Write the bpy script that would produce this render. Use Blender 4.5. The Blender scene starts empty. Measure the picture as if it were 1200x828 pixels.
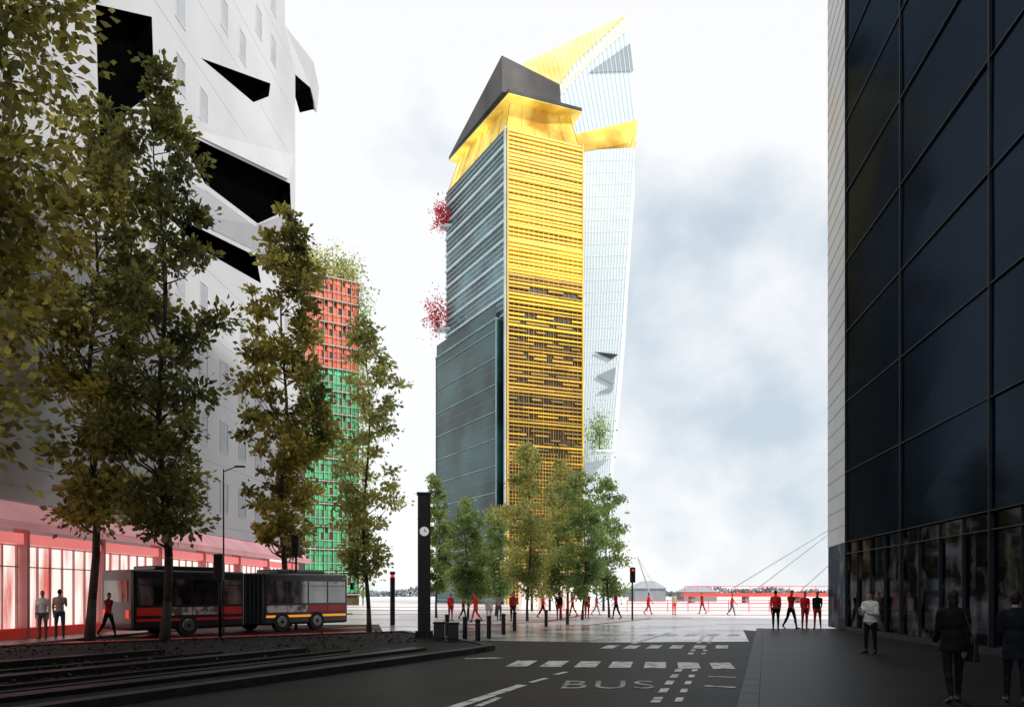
import bpy, bmesh, math, random
import numpy as np
from mathutils import Vector, Matrix, geometry
random.seed(7); np.random.seed(7)
SC=bpy.context.scene; COL=SC.collection
PI=math.pi
F=900.0; HZ=694.0; EYE=1.7
def P(px,py,Y): return Vector(((px-600)/F*Y, Y, EYE+(HZ-py)/F*Y))
def G(px,py):
    Y=EYE*F/(py-HZ); return Vector(((px-600)/F*Y,Y,0))
# ---------------------------------------------------------------- materials
def mat(name,col,rough=.6,metal=0,var=.15,scale=3.0,bump=0,spec=.5,emit=None,es=0,trans=0,island=0,col2=None,coat=0,stretch=None,gl=None,ramp=(.3,.7)):
    m=bpy.data.materials.new(name); m.use_nodes=True; nt=m.node_tree; N=nt.nodes; L=nt.links
    b=N['Principled BSDF']; b.inputs['Roughness'].default_value=rough; b.inputs['Metallic'].default_value=metal
    b.inputs['Specular IOR Level'].default_value=spec
    tc=N.new('ShaderNodeTexCoord'); nz=N.new('ShaderNodeTexNoise'); nz.inputs['Scale'].default_value=scale; nz.inputs['Detail'].default_value=6
    if stretch:
        mp=N.new('ShaderNodeMapping'); mp.inputs['Scale'].default_value=stretch
        L.new(tc.outputs['Object'],mp.inputs[0]); L.new(mp.outputs[0],nz.inputs['Vector'])
    else: L.new(tc.outputs['Object'],nz.inputs['Vector'])
    rp=N.new('ShaderNodeValToRGB'); rp.color_ramp.elements[0].position=ramp[0]; rp.color_ramp.elements[1].position=ramp[1]
    c1=[c*(1-var) for c in col]; c2=col2 if col2 else [min(1,c*(1+var)) for c in col]
    rp.color_ramp.elements[0].color=(*c1,1); rp.color_ramp.elements[1].color=(*c2,1)
    L.new(nz.outputs['Fac'],rp.inputs['Fac']); out=rp.outputs['Color']
    if island:
        ge=N.new('ShaderNodeNewGeometry'); mr=N.new('ShaderNodeMapRange'); mr.inputs['To Min'].default_value=1-island; mr.inputs['To Max'].default_value=1+island
        L.new(ge.outputs['Random Per Island'],mr.inputs['Value'])
        hs=N.new('ShaderNodeHueSaturation'); L.new(out,hs.inputs['Color']); L.new(mr.outputs[0],hs.inputs['Value']); out=hs.outputs['Color']
    L.new(out,b.inputs['Base Color'])
    if bump:
        bp=N.new('ShaderNodeBump'); bp.inputs['Strength'].default_value=bump; bp.inputs['Distance'].default_value=.02
        n2=N.new('ShaderNodeTexNoise'); n2.inputs['Scale'].default_value=scale*12; n2.inputs['Detail'].default_value=4
        L.new(tc.outputs['Object'],n2.inputs['Vector']); L.new(n2.outputs['Fac'],bp.inputs['Height']); L.new(bp.outputs[0],b.inputs['Normal'])
    if emit:
        b.inputs['Emission Color'].default_value=(*emit,1); b.inputs['Emission Strength'].default_value=es
        if es and stretch: L.new(out,b.inputs['Emission Color'])
    if coat: b.inputs['Coat Weight'].default_value=coat
    o=N['Material Output']
    if trans:
        tr=N.new('ShaderNodeBsdfTranslucent'); L.new(out,tr.inputs['Color']); mx=N.new('ShaderNodeMixShader'); mx.inputs[0].default_value=trans
        L.new(b.outputs[0],mx.inputs[1]); L.new(tr.outputs[0],mx.inputs[2]); L.new(mx.outputs[0],o.inputs['Surface'])
    if gl:
        g=N.new('ShaderNodeBsdfGlossy'); g.inputs['Roughness'].default_value=gl[1]; g.inputs['Color'].default_value=(*gl[2],1); mx=N.new('ShaderNodeMixShader'); mx.inputs[0].default_value=gl[0]
        L.new(b.outputs[0],mx.inputs[1]); L.new(g.outputs[0],mx.inputs[2]); L.new(mx.outputs[0],o.inputs['Surface'])
    return m
M={}
M['asphalt']=mat('asphalt',(.006,.006,.0065),.6,0,.5,.6,.5,spec=.12,col2=(.015,.015,.016))
M['plaza']=mat('plaza_paving',(.84,.80,.80),.35,0,.08,.15,.1,col2=(.9,.88,.88))  # paleness also carries the white and pink glow at street level
M['ground']=mat('far_ground',(.75,.75,.76),.6,0,.1,.02)
M['pavement']=mat('pavement_slabs',(.007,.007,.0075),.5,0,.4,.5,.3,spec=.12,col2=(.014,.013,.014))
M['kerb']=mat('kerb_stone',(.03,.029,.029),.55,0,.3,4,.2,spec=.2)
M['kerbdark']=mat('kerb_dark',(.010,.010,.011),.5,0,.3,4,.2,spec=.25)
M['soil']=mat('median_paving',(.008,.0075,.0075),.7,0,.5,2,.8,spec=.15)
M['paint']=mat('road_paint',(.10,.10,.10),.6,0,.2,3.5,.2,col2=(.6,.6,.58),ramp=(.32,.52))
M['paint2']=mat('worn_road_paint',(.06,.06,.06),.6,0,.2,4.5,.2,col2=(.34,.34,.33),ramp=(.34,.56))
M['redstreak']=mat('red_light_streak',(.7,.05,.045),.5,0,.3,.8,.2)  # red streaks of light on the ground, given as surface colour
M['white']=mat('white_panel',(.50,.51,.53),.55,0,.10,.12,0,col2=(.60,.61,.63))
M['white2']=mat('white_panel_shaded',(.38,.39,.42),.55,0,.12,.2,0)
M['seam']=mat('panel_seam',(.40,.41,.43),.6,0,.1,1)
M['black']=mat('black_opening',(.002,.002,.002),.8,0,.3,1,spec=.0)
M['palewin']=mat('pale_window',(.36,.38,.41),.3,0,.2,.6)
M['awning']=mat('awning_cloth',(.85,.45,.48),.8,0,.25,.5,emit=(.9,.4,.42),es=.25)  # cloth has its own pink glow for the shop light around it
M['shop']=mat('lit_shop_glass',(.85,.2,.16),.3,0,.2,1.3,emit=(1,.6,.4),es=.95,col2=(1,.92,.84),stretch=(1,.9,.16),ramp=(.32,.48))
M['shopred']=mat('red_shop_sign',(.85,.25,.25),.4,0,.2,1,emit=(1,.3,.28),es=.5)
M['pier']=mat('pink_pier',(.6,.3,.3),.5,0,.2,1)
M['dkglass']=mat('dark_blue_glass',(.0015,.003,.006),.3,0,.6,.16,spec=.0,col2=(.006,.011,.020),gl=(.028,.12,(.5,.68,.95)))
M['dkglass2']=mat('shop_dark_glass',(.005,.005,.006),.3,0,.6,1.1,spec=.0,col2=(.10,.088,.085),stretch=(1.3,1.3,.9),emit=(1,1,1),es=.16,gl=(.04,.05,(.8,.85,1)),ramp=(.5,.74))  # pale glowing noise imitates reflections and interior glimpses in the glass
M['mull']=mat('mullion_metal',(.025,.03,.036),.5,.3,.2,2,spec=.2)
M['frit']=mat('pale_fritted_glass',(.42,.45,.48),.35,0,.1,.3)
M['fritline']=mat('fritted_line',(.27,.29,.31),.4,0,.1,.3)
M['teal']=mat('teal_glass',(.015,.075,.085),.15,0,.4,.14,spec=.6,col2=(.12,.28,.31),ramp=(.4,.65))
M['teal2']=mat('dark_teal_cladding',(.009,.04,.042),.25,0,.5,.09,spec=.35,col2=(.04,.125,.12),ramp=(.4,.65))
M['teal3']=mat('teal_grey_spandrel',(.13,.25,.27),.3,0,.4,.2)
M['slab']=mat('pale_slab_edge',(.55,.66,.69),.5,0,.15,.4)
M['yellow']=mat('yellow_louvre',(.84,.53,.008),.45,0,.18,.12,emit=(1,.62,.0),es=.07,island=.2)  # slight glow of its own added for the bright sunlit face
M['yellow_dim']=mat('yellow_louvre_dim',(.45,.26,.007),.45,0,.3,.2,island=.35)  # same louvre, dimmed in colour for the fading light lower down
M['yellow_shade']=mat('yellow_louvre_shade',(.22,.135,.016),.45,0,.4,.2,island=.5)  # same louvre, darker still for the dim foot of the front
M['yback']=mat('ochre_backing',(.045,.024,.004),.6,0,.6,.35)
M['yback2']=mat('gold_backing',(.28,.15,.007),.6,0,.5,.25)
M['yglow']=mat('lit_yellow_storey',(.55,.27,.01),.5,0,.3,.14,emit=(1,.62,.03),es=.45,col2=(1,.80,.16),stretch=(1,1,1),ramp=(.35,.62))
M['ypale']=mat('pale_yellow_glass',(.85,.66,.14),.4,0,.2,.15,emit=(1,.75,.1),es=.2,col2=(.9,.82,.42))
M['ypale2']=mat('faint_yellow_glass',(.74,.73,.58),.4,0,.08,.15,emit=(1,.95,.75),es=.12)
M['ydark']=mat('dark_bronze_window',(.016,.010,.005),.25,0,.6,.5)
M['roof']=mat('dark_roof_cladding',(.028,.027,.028),.5,.1,.4,.14,spec=.2,col2=(.085,.082,.08))
M['pale']=mat('pale_glass_tower',(.60,.68,.73),.3,0,.08,.05,emit=(.8,.9,.97),es=.13)  # faint self glow added to lift the tower towards sky brightness
M['rib']=mat('tower_rib',(.74,.80,.83),.4,0,.05,1,emit=(.85,.93,.98),es=.12)  # ribs share the tower's added glow
M['grey']=mat('grey_facet',(.36,.41,.45),.4,0,.2,.1)
M['red']=mat('red_cladding',(.55,.03,.015),.5,0,.4,.4,island=.5,col2=(.7,.13,.03))
M['green']=mat('green_cladding',(.012,.26,.08),.5,0,.5,.4,island=.5,col2=(.04,.45,.17))
M['meshfr']=mat('balcony_mesh',(.45,.42,.37),.5,0,.2,1)
M['wframe']=mat('white_frame',(.56,.57,.59),.5,0,.05,1)
M['bark']=mat('bark',(.055,.045,.037),.9,0,.4,5,.6)
M['leaf_dk']=mat('leaf_dark',(.07,.105,.035),.55,0,.4,.5,island=.6,trans=.48,col2=(.36,.35,.09))
M['leaf_ol']=mat('leaf_olive',(.10,.14,.034),.55,0,.4,.4,island=.6,trans=.48,col2=(.66,.56,.12))
M['leaf_yl']=mat('leaf_yellowing',(.28,.38,.11),.55,0,.35,.5,island=.5,trans=.58,col2=(.85,.80,.28))
M['leaf_gr']=mat('leaf_fresh',(.20,.35,.12),.55,0,.35,.5,island=.5,trans=.58,col2=(.58,.70,.26))
M['leaf_rd']=mat('leaf_red',(.75,.08,.09),.6,0,.4,.6,island=.4,trans=.4)
M['leaf_br']=mat('leaf_fallen',(.018,.011,.009),.8,0,.5,1,island=.6,col2=(.06,.025,.02))
M['metalblk']=mat('black_metal',(.010,.010,.011),.4,.3,.2,3)
M['clock']=mat('clock_face',(.8,.8,.78),.4,0,.03,2,emit=(1,1,1),es=.3)
M['redlamp']=mat('red_lamp',(.8,.03,.02),.4,0,.05,2,emit=(1,.05,.03),es=.6)
M['haze']=mat('distant_haze',(.6,.64,.68),.9,0,.15,.02)
M['haze2']=mat('distant_trees',(.24,.26,.28),.9,0,.3,.05)
M['redsteel']=mat('red_steel',(.7,.06,.04),.5,0,.2,.5,emit=(1,.06,.04),es=.12)
M['cable']=mat('cable',(.35,.36,.37),.5,.4,.1,1)
M['tyre']=mat('tyre_rubber',(.015,.015,.015),.8,0,.1,5)
M['rim']=mat('wheel_rim',(.2,.2,.21),.35,.8,.1,5)
M['busbody']=mat('bus_dark_paint',(.015,.013,.015),.3,0,.2,.7,coat=.2)
M['buswhite']=mat('bus_white_panel',(.3,.2,.2),.35,0,.5,2.5,col2=(.75,.65,.63),ramp=(.42,.55))
M['busred']=mat('bus_red_panel',(.28,.012,.012),.35,0,.3,1.5,emit=(1,.05,.03),es=.05)
M['busstreak']=mat('bus_glow_streak',(.85,.3,.03),.35,0,.3,.6,emit=(1,.35,.03),es=.6)  # glowing colour for the orange streak of light along the bus base
M['vglass']=mat('vehicle_glass',(.012,.012,.014),.08,0,.3,.9,col2=(.30,.22,.2),stretch=(1.5,1.5,.8),ramp=(.5,.72),gl=(.12,.05,(1,1,1)))  # lighter noise patches are window reflections put into the colour
M['lamp']=mat('lamp_lens',(.9,.85,.7),.2,0,.05,2,emit=(1,.9,.7),es=1.2)
M['skin']=mat('skin',(.3,.18,.13),.55,0,.1,8)
M['hair']=mat('hair_dark',(.012,.009,.007),.6,0,.3,12,spec=.2)
M['shoe']=mat('shoe_black',(.012,.011,.011),.5,0,.2,8)
CL={}
for n,c in dict(black=(.006,.006,.007),navy=(.006,.008,.014),grey=(.09,.09,.1),white=(.6,.6,.58),red=(.65,.03,.03),darkred=(.35,.02,.02),beige=(.4,.32,.24),denim=(.05,.07,.13)).items():
    CL[n]=mat('cloth_'+n,c,.85,0,.2,9,.2,spec=.15)
# ---------------------------------------------------------------- builders
WL={}
def props(o,label=None,cat=None,group=None,kind=None):
    if label: o['label']=label
    if cat: o['category']=cat
    if group: o['group']=group
    if kind: o['kind']=kind
    return o
def empty(name,loc,label,cat,group=None,rz=0):
    o=bpy.data.objects.new(name,None); COL.objects.link(o); o.location=loc; o.rotation_euler=(0,0,rz); o.empty_display_size=.3
    WL[o.name]=Vector(loc); return props(o,label,cat,group)
class MB:
    def __init__(s): s.v=[]; s.f=[]; s.m=[]
    def add(s,vs,fs,mi=0):
        n=len(s.v); s.v+= [tuple(v) for v in vs]
        for f in fs: s.f.append(tuple(n+i for i in f)); s.m.append(mi)
    def hexa(s,b,t,mi=0):
        n=len(b); s.add(list(b)+list(t),[tuple(range(n))[::-1],tuple(range(n,2*n))]+[(i,(i+1)%n,n+(i+1)%n,n+i) for i in range(n)],mi)
    def box(s,c,d,rz=0,mi=0):
        x,y,z=[k/2 for k in d]; R=Matrix.Rotation(rz,3,'Z'); c=Vector(c)
        q=[(-x,-y),(x,-y),(x,y),(-x,y)]
        s.hexa([c+R@Vector((a,b,-z)) for a,b in q],[c+R@Vector((a,b,z)) for a,b in q],mi)
    def prism(s,pl,z0,z1,mi=0):
        s.hexa([(p[0],p[1],z0) for p in pl],[(p[0],p[1],z1) for p in pl],mi)
    def sheet(s,pl,z,mi=0): s.add([(p[0],p[1],z) for p in pl],[tuple(range(len(pl)))],mi)
    def tube(s,p0,p1,r0,r1=None,n=8,mi=0):
        r1=r0 if r1 is None else r1; p0=Vector(p0);p1=Vector(p1); d=(p1-p0)
        if d.length<1e-6: return
        d.normalize(); a=d.orthogonal().normalized(); b=d.cross(a)
        r=lambda p,rr:[p+rr*(math.cos(2*PI*k/n)*a+math.sin(2*PI*k/n)*b) for k in range(n)]
        s.hexa(r(p0,r0),r(p1,r1),mi)
    def ball(s,c,r,seg=12,rings=8,mi=0):
        c=Vector(c); r=Vector(r) if hasattr(r,'__len__') else Vector((r,r,r)); vs=[];fs=[]
        for i in range(1,rings):
            th=PI*i/rings
            for k in range(seg):
                ph=2*PI*k/seg; vs.append(c+Vector((r.x*math.sin(th)*math.cos(ph),r.y*math.sin(th)*math.sin(ph),r.z*math.cos(th))))
        vs+= [c+Vector((0,0,r.z)),c-Vector((0,0,r.z))]; T=len(vs)-2;B=T+1
        for i in range(rings-2):
            for k in range(seg): fs.append((i*seg+k,(i+1)*seg+k,(i+1)*seg+(k+1)%seg,i*seg+(k+1)%seg))
        for k in range(seg):
            fs.append((T,k,(k+1)%seg)); e=(rings-2)*seg; fs.append((B,e+(k+1)%seg,e+k))
        s.add(vs,fs,mi)
    def build(s,name,mats,parent=None,smooth=False,local=False,bevel=0):
        me=bpy.data.meshes.new(name); off=Vector((0,0,0))
        if parent is not None and not local: off=WL.get(parent.name,Vector((0,0,0)))
        me.from_pydata([tuple(Vector(v)-off) for v in s.v],[],s.f)
        mats=mats if isinstance(mats,(list,tuple)) else [mats]
        for k in mats: me.materials.append(M[k] if isinstance(k,str) else k)
        if len(mats)>1: me.polygons.foreach_set('material_index',s.m)
        bm=bmesh.new(); bm.from_mesh(me); bmesh.ops.recalc_face_normals(bm,faces=bm.faces)
        if bevel:
            es=[e for e in bm.edges if len(e.link_faces)==2 and e.calc_face_angle(0)>.6]
            bmesh.ops.bevel(bm,geom=es,offset=bevel,segments=3,profile=.5,affect='EDGES')
        bm.to_mesh(me); bm.free()
        if smooth: me.polygons.foreach_set('use_smooth',[True]*len(me.polygons))
        o=bpy.data.objects.new(name,me); COL.objects.link(o)
        if parent is not None: o.parent=parent
        WL[o.name]=off if not local else Vector((0,0,0))
        return o
def copy_tree(o,parent=None):
    c=o.copy(); COL.objects.link(c); c.parent=parent
    for ch in list(o.children): copy_tree(ch,c)
    return c
class Plane:
    def __init__(s,a,b):
        s.o=Vector((a[0],a[1],0)); d=Vector((b[0]-a[0],b[1]-a[1],0)); s.len=d.length; s.u=d.normalized(); s.n=Vector((s.u.y,-s.u.x,0))
    def pt(s,a,z,off=0): return s.o+s.u*a+s.n*off+Vector((0,0,z))
    def box(s,mb,a0,a1,z0,z1,o0,o1,mi=0):
        mb.hexa([s.pt(a0,z0,o0),s.pt(a1,z0,o0),s.pt(a1,z0,o1),s.pt(a0,z0,o1)],[s.pt(a0,z1,o0),s.pt(a1,z1,o0),s.pt(a1,z1,o1),s.pt(a0,z1,o1)],mi)
    def hit(s,px,py,off=0):
        d=Vector(((px-600)/F,1,(HZ-py)/F)); o=s.o+s.n*off
        t=(o.dot(s.n))/(d.dot(s.n)); p=d*t
        return ((p-s.o).dot(s.u), EYE+p.z)
# ---------------------------------------------------------------- ground
mb=MB(); mb.sheet([(-3000,-300),(3000,-300),(3000,5000),(-3000,5000)],0); props(mb.build('ground','ground'),kind='structure')
mb=MB(); mb.sheet([(-120,34),(120,34),(120,220),(-120,220)],.004); props(mb.build('plaza','plaza'),kind='structure')
def lerp(a,b,t): return a+(b-a)*t
kx=lambda Y: 3.37+(Y-11.4)*.33
lx=lambda Y: -5.96+(Y-11.4)*.495
mb=MB(); mb.sheet([(-60,-30),(kx(-6),-30),(kx(-6),-6),(kx(34),34),(9.6,38),(-7,41),(-14,40),(-40,34)],.010); props(mb.build('road','asphalt'),kind='structure')
mb=MB(); mb.sheet([(-5,30.2),(-2,27.5),(3,26),(8.2,26.6),(11.5,38.5),(-7.5,43)],.015); 
props(mb.build('road_junction_glare',mat('glare_asphalt',(.07,.066,.068),.22,0,.5,.35,.1,col2=(.6,.57,.57),ramp=(.35,.58))),kind='structure')  # pale patch puts the bright glare on the road into its colour
mb=MB()
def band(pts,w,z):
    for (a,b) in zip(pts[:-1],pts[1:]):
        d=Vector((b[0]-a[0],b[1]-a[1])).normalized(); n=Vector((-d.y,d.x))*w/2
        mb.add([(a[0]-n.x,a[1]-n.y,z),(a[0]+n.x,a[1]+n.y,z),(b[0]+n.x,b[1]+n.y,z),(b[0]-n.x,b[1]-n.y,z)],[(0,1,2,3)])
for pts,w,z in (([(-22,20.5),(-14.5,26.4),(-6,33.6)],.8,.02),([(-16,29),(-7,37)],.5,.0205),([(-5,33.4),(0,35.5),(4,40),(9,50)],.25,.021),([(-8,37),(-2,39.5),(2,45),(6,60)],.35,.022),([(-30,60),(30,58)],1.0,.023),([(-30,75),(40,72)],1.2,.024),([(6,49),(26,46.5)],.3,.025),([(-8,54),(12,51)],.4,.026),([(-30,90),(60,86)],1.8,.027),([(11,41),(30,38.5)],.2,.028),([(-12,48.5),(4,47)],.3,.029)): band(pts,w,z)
props(mb.build('red_light_streaks','redstreak'),kind='structure')  # bands laid as colour where red light streaks the ground
mb=MB(); mb.prism([(kx(-6)+.3,-30),(30,-30),(30,34),(kx(34)+.3,34),(kx(-6)+.3,-6)],0,.12); props(mb.build('pavement','pavement'),kind='structure')
mb=MB()
Y=-6
while Y<34:
    a=Vector((kx(Y),Y)); b=Vector((kx(Y+.98),Y+.98)); mb.hexa([(a.x,a.y,0),(a.x+.295,a.y,0),(b.x+.295,b.y,0),(b.x,b.y,0)],[(a.x,a.y,.13),(a.x+.295,a.y,.13),(b.x+.295,b.y,.13),(b.x,b.y,.13)]); Y+=1
props(mb.build('kerb','kerb'),kind='structure')
LBx=lambda Y:-18.65+.05*Y
mb=MB(); mb.prism([(LBx(5)-1,5),(LBx(5)+2.6,5),(LBx(26)+2.0,26),(LBx(60)+3.2,60),(LBx(60)-1,60)],0,.1)
props(mb.build('left_pavement',mat('left_paving',(.13,.05,.05),.4,0,.3,.6,.2)),kind='structure')  # reddish tint carries the red glow on this ground
isl=[(lx(3),3),(lx(21.5),21.5),(-.55,22.6),(-.9,24),(-4.4,31.2),(-15.2,22.4),(-24,15.4),(-24,3)]
mb=MB(); mb.prism(isl,0,.12); props(mb.build('median_island','soil'),kind='structure')
mb=MB()
def kerbline(a,b,w,z0,z1,mi=0):
    a=Vector(a);b=Vector(b); L=(b-a).length; d=(b-a)/L; n=Vector((-d.y,d.x))*w; k=int(L/1.0)
    for i in range(k):
        p=a+d*(L*i/k); q=a+d*(L*(i+1)/k-.015)
        mb.hexa([(*p,z0),(*q,z0),(*(q+n),z0),(*(p+n),z0)],[(*p,z1),(*q,z1),(*(q+n),z1),(*(p+n),z1)],mi)
kerbline((lx(3)+.02,3),(lx(21.4)+.02,21.4),.3,0,.16)
kerbline((lx(21.4),21.5),(-.5,22.6),.3,0,.16); kerbline((-.5,22.6),(-.9,24.1),.3,0,.16); kerbline((-.9,24.1),(-4.4,31.3),.3,0,.16)
kerbline((-4.4,31.3),(-15.2,22.5),.3,0,.16); kerbline((-15.2,22.5),(-24,15.5),.3,0,.16)
props(mb.build('island_kerb','kerb'),kind='structure')
mb=MB()
for o_,w,h,e_ in ((1.0,.45,.2,21),(1.8,.12,.18,21),(2.6,.12,.18,20.6),(3.5,.4,.24,20.4),(5.2,.12,.18,20),(6.2,.35,.26,19.6)):
    kerbline((lx(3)-o_*1.12,3),(lx(e_)-o_*1.12,e_),w,.1,h)
props(mb.build('tram_track_kerb','kerbdark'),kind='structure')
# markings
mb=MB(); z=.019
def mark(c,wx,wy,sh=0):
    x,y=c; mb.add([(x-wx/2-sh*wy/2,y-wy/2,z),(x+wx/2-sh*wy/2,y-wy/2,z),(x+wx/2+sh*wy/2,y+wy/2,z),(x-wx/2+sh*wy/2,y+wy/2,z)],[(0,1,2,3)])
for px in (612,650,689,728,768,807,846): mark(G(px,777.5+(px-612)*.012).xy,.5,1.5,.2)
for px in (715,741,767,793,820,846): mark(G(px,758).xy,.38,1.4,.3)
for px in (760,785,810,835,860): mark(G(px,744).xy,.45,1.5,.35)
Yd=10.6
while Yd<30:
    if not (16.6<Yd<19.8 or 22.6<Yd<25.4): mark((2.27+(Yd-11.7)*.291,Yd+.35),.15,.6,.291); mark((2.62+(Yd-11.7)*.291,Yd+.35),.12,.5,.291)
    Yd+=1.15
def line(a,b,w):
    a=Vector(a);b=Vector(b); d=(b-a).normalized(); n=Vector((-d.y,d.x))*w/2
    mb.add([(*(a-n),z),(*(b-n),z),(*(b+n),z),(*(a+n),z)],[(0,1,2,3)])
line(G(505,838).xy,G(612,803).xy,.2)
for a,b in (((622,800),(640,795)),((650,791),(664,787.5)),((560,828),(585,818))): line(G(*a).xy,G(*b).xy,.12)
line(G(742,754).xy,G(785,741).xy,.2); line(G(690,750).xy,G(735,741).xy,.18)
line(G(545,772).xy,G(588,771).xy,.25)
line(G(826,804).xy,G(862,806).xy,.14); line(G(830,793).xy,G(862,794).xy,.1)
props(mb.build('road_markings','paint'),kind='structure')
cu=bpy.data.curves.new('bus_text','FONT'); cu.body='BUS'; cu.align_x='CENTER'; cu.align_y='CENTER'; cu.space_character=1.15
to=bpy.data.objects.new('tmp',cu); COL.objects.link(to); dg=bpy.context.evaluated_depsgraph_get(); me=bpy.data.meshes.new_from_object(to.evaluated_get(dg)); bpy.data.objects.remove(to)
bm=bmesh.new(); bm.from_mesh(me); xs=[v.co.x for v in bm.verts]; ys=[v.co.y for v in bm.verts]; sx=1.66/(max(xs)-min(xs)); sy=1.2/(max(ys)-min(ys)); c=G(712,803)
for v in bm.verts: v.co=Vector((c.x+v.co.x*sx+v.co.y*sy*.15,c.y+v.co.y*sy,.019))
bm.to_mesh(me); bm.free(); me.materials.clear(); me.materials.append(M['paint2']); o=bpy.data.objects.new('bus_lettering',me); COL.objects.link(o); props(o,kind='structure')
def leafmesh(name,C,size,matname,parent=None,flat=False,seed=0):
    rg=np.random.RandomState(seed); n=len(C); a=rg.normal(size=(n,3)); 
    if flat: a[:,2]*=.2
    a/=np.linalg.norm(a,axis=1)[:,None]; b=rg.normal(size=(n,3)); 
    if flat: b[:,2]*=.2
    b-= (b*a).sum(1)[:,None]*a; b/=np.linalg.norm(b,axis=1)[:,None]
    s=(size*(.55+.9*rg.rand(n)))[:,None]; w=.34
    nrm=np.cross(a,b)
    V=np.stack([C-a*s*.5,C+b*s*w+nrm*s*.12,C+a*s*.5,C-b*s*w+nrm*s*.12],1).reshape(-1,3)
    if parent is not None:
        V=V-np.array(WL.get(parent.name,(0,0,0)))
    me=bpy.data.meshes.new(name); me.vertices.add(4*n); me.vertices.foreach_set('co',V.ravel().astype(np.float32))
    me.loops.add(4*n); me.loops.foreach_set('vertex_index',np.arange(4*n,dtype=np.int32)); me.polygons.add(n)
    me.polygons.foreach_set('loop_start',np.arange(0,4*n,4,dtype=np.int32)); me.polygons.foreach_set('loop_total',np.full(n,4,dtype=np.int32))
    me.update(calc_edges=True); me.validate(); me.materials.append(M[matname]); o=bpy.data.objects.new(name,me); COL.objects.link(o)
    if parent is not None: o.parent=parent
    return o
def inpoly(x,y,pl):
    c=False; n=len(pl)
    for i in range(n):
        x1,y1=pl[i];x2,y2=pl[(i+1)%n]
        if (y1>y)!=(y2>y) and x<(x2-x1)*(y-y1)/(y2-y1)+x1: c=not c
    return c
pts=[]
while len(pts)<5200:
    x,y=random.uniform(-20,-1),random.uniform(9,31)
    if inpoly(x,y,isl) and math.sin(x*1.3+y)*math.cos(y*.7-x*.5)+random.random()*1.4>.45 and x<lx(y)-3.5: pts.append((x,y,.13+random.random()**3*.08))
props(leafmesh('ground_cover_leaves',np.array(pts),np.full(len(pts),.09),'leaf_br',flat=True,seed=3),'dark brown fallen leaves scattered over the dark median paving','leaves',kind='stuff')
# ---------------------------------------------------------------- trees
def tree(name,label,cat,x,y,H,cb,R,nl,ls,leaf,seed,group=None,prof='oval',tr=.16,ncl=70,lean=(0,0),crn='crown',csp=.3):
    rg=random.Random(seed); root=empty(name,(x,y,0),label,cat,group)
    mb=MB(); B=Vector((x,y,0))
    def ax(z): t=z/H; return B+Vector((lean[0]*t*t+.12*math.sin(z*.7+seed),lean[1]*t*t+.1*math.cos(z*.6+seed),z))
    k=12; 
    for i in range(k):
        z0=H*.93*i/k; z1=H*.93*(i+1)/k; mb.tube(ax(z0)-Vector((0,0,.1 if i==0 else 0)),ax(z1),tr*(1.25 if i==0 else 1)*(1-.92*i/k),tr*(1-.92*(i+1)/k),8)
    cl=[]
    for i in range(ncl):
        t=(i+rg.random())/ncl
        if prof=='oval': r=R*(math.sin(PI*min(1,(t*.84+.12)))**.7)*(1+.24*math.sin(t*17+seed)+.12*math.sin(t*41+seed*2))
        else: r=R*(.3+.7*t)
        a=rg.random()*2*PI; rr=r*(.2+.8*math.sqrt(rg.random())); 
        c=ax(cb+(H-cb)*t)+Vector((rr*math.cos(a),rr*math.sin(a),rg.uniform(-.3,.3)))
        cl.append((c,csp*R*rg.uniform(.35,1.3)*(1-.35*t if prof!='fan' else 1)))
        if rg.random()<.6:
            z0=max(cb*.85,min(H*.9,c.z-rr*.9)); p=ax(z0); m=p.lerp(c,.55)+Vector((0,0,-.15*rr)); tw=tr*.34*(1-t*.7)
            mb.tube(p,m,tw,tw*.6,5); mb.tube(m,c,tw*.6,tw*.2,5)
    mb.build('trunk','bark',root,smooth=True)
    tot=sum(s**2 for _,s in cl); C=[]
    npg=np.random.RandomState(seed)
    for c,s in cl:
        n=max(6,int(nl*s*s/tot)); q=npg.normal(size=(n,3))*.6; q*=s*np.array([1.2,1.2,.75]); C.append(q+np.array(c))
    C=np.concatenate(C); leafmesh(crn,C,np.full(len(C),ls),leaf,root,seed=seed)
    return root
A='trees along the left street'
tree('street_tree','tall tree nearest the shopfronts, olive crown rising out of frame, leftmost trunk','tree',-14.9,27.3,19,4.4,2.1,12500,.23,'leaf_ol',11,A,ncl=115,csp=.25)
tree('street_tree','dark green tree in front of the bus middle, second trunk from the left','tree',-11.3,25,18.4,3.7,1.75,13500,.2,'leaf_dk',12,A,ncl=115,lean=(-.3,0),csp=.27)
tree('street_tree','olive and yellow tree rising behind the front of the bus, beside the traffic light','tree',-11.0,37,20.0,3.9,1.9,14000,.25,'leaf_ol',13,A,ncl=125,csp=.28)
tree('street_tree','slender fresh green tree with open crown between the bus and the black clock column','tree',-6.25,33,13.4,2.4,1.35,7500,.18,'leaf_yl',14,A,ncl=100,tr=.10,csp=.27)
tree('overhanging_tree','large leaved dark tree overhanging the top left corner','tree',-11.4,14,15,4.8,4.1,21000,.19,'leaf_ol',15,None,prof='fan',ncl=130,tr=.24,csp=.18)
C_='trees in front of the yellow tower'
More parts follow.
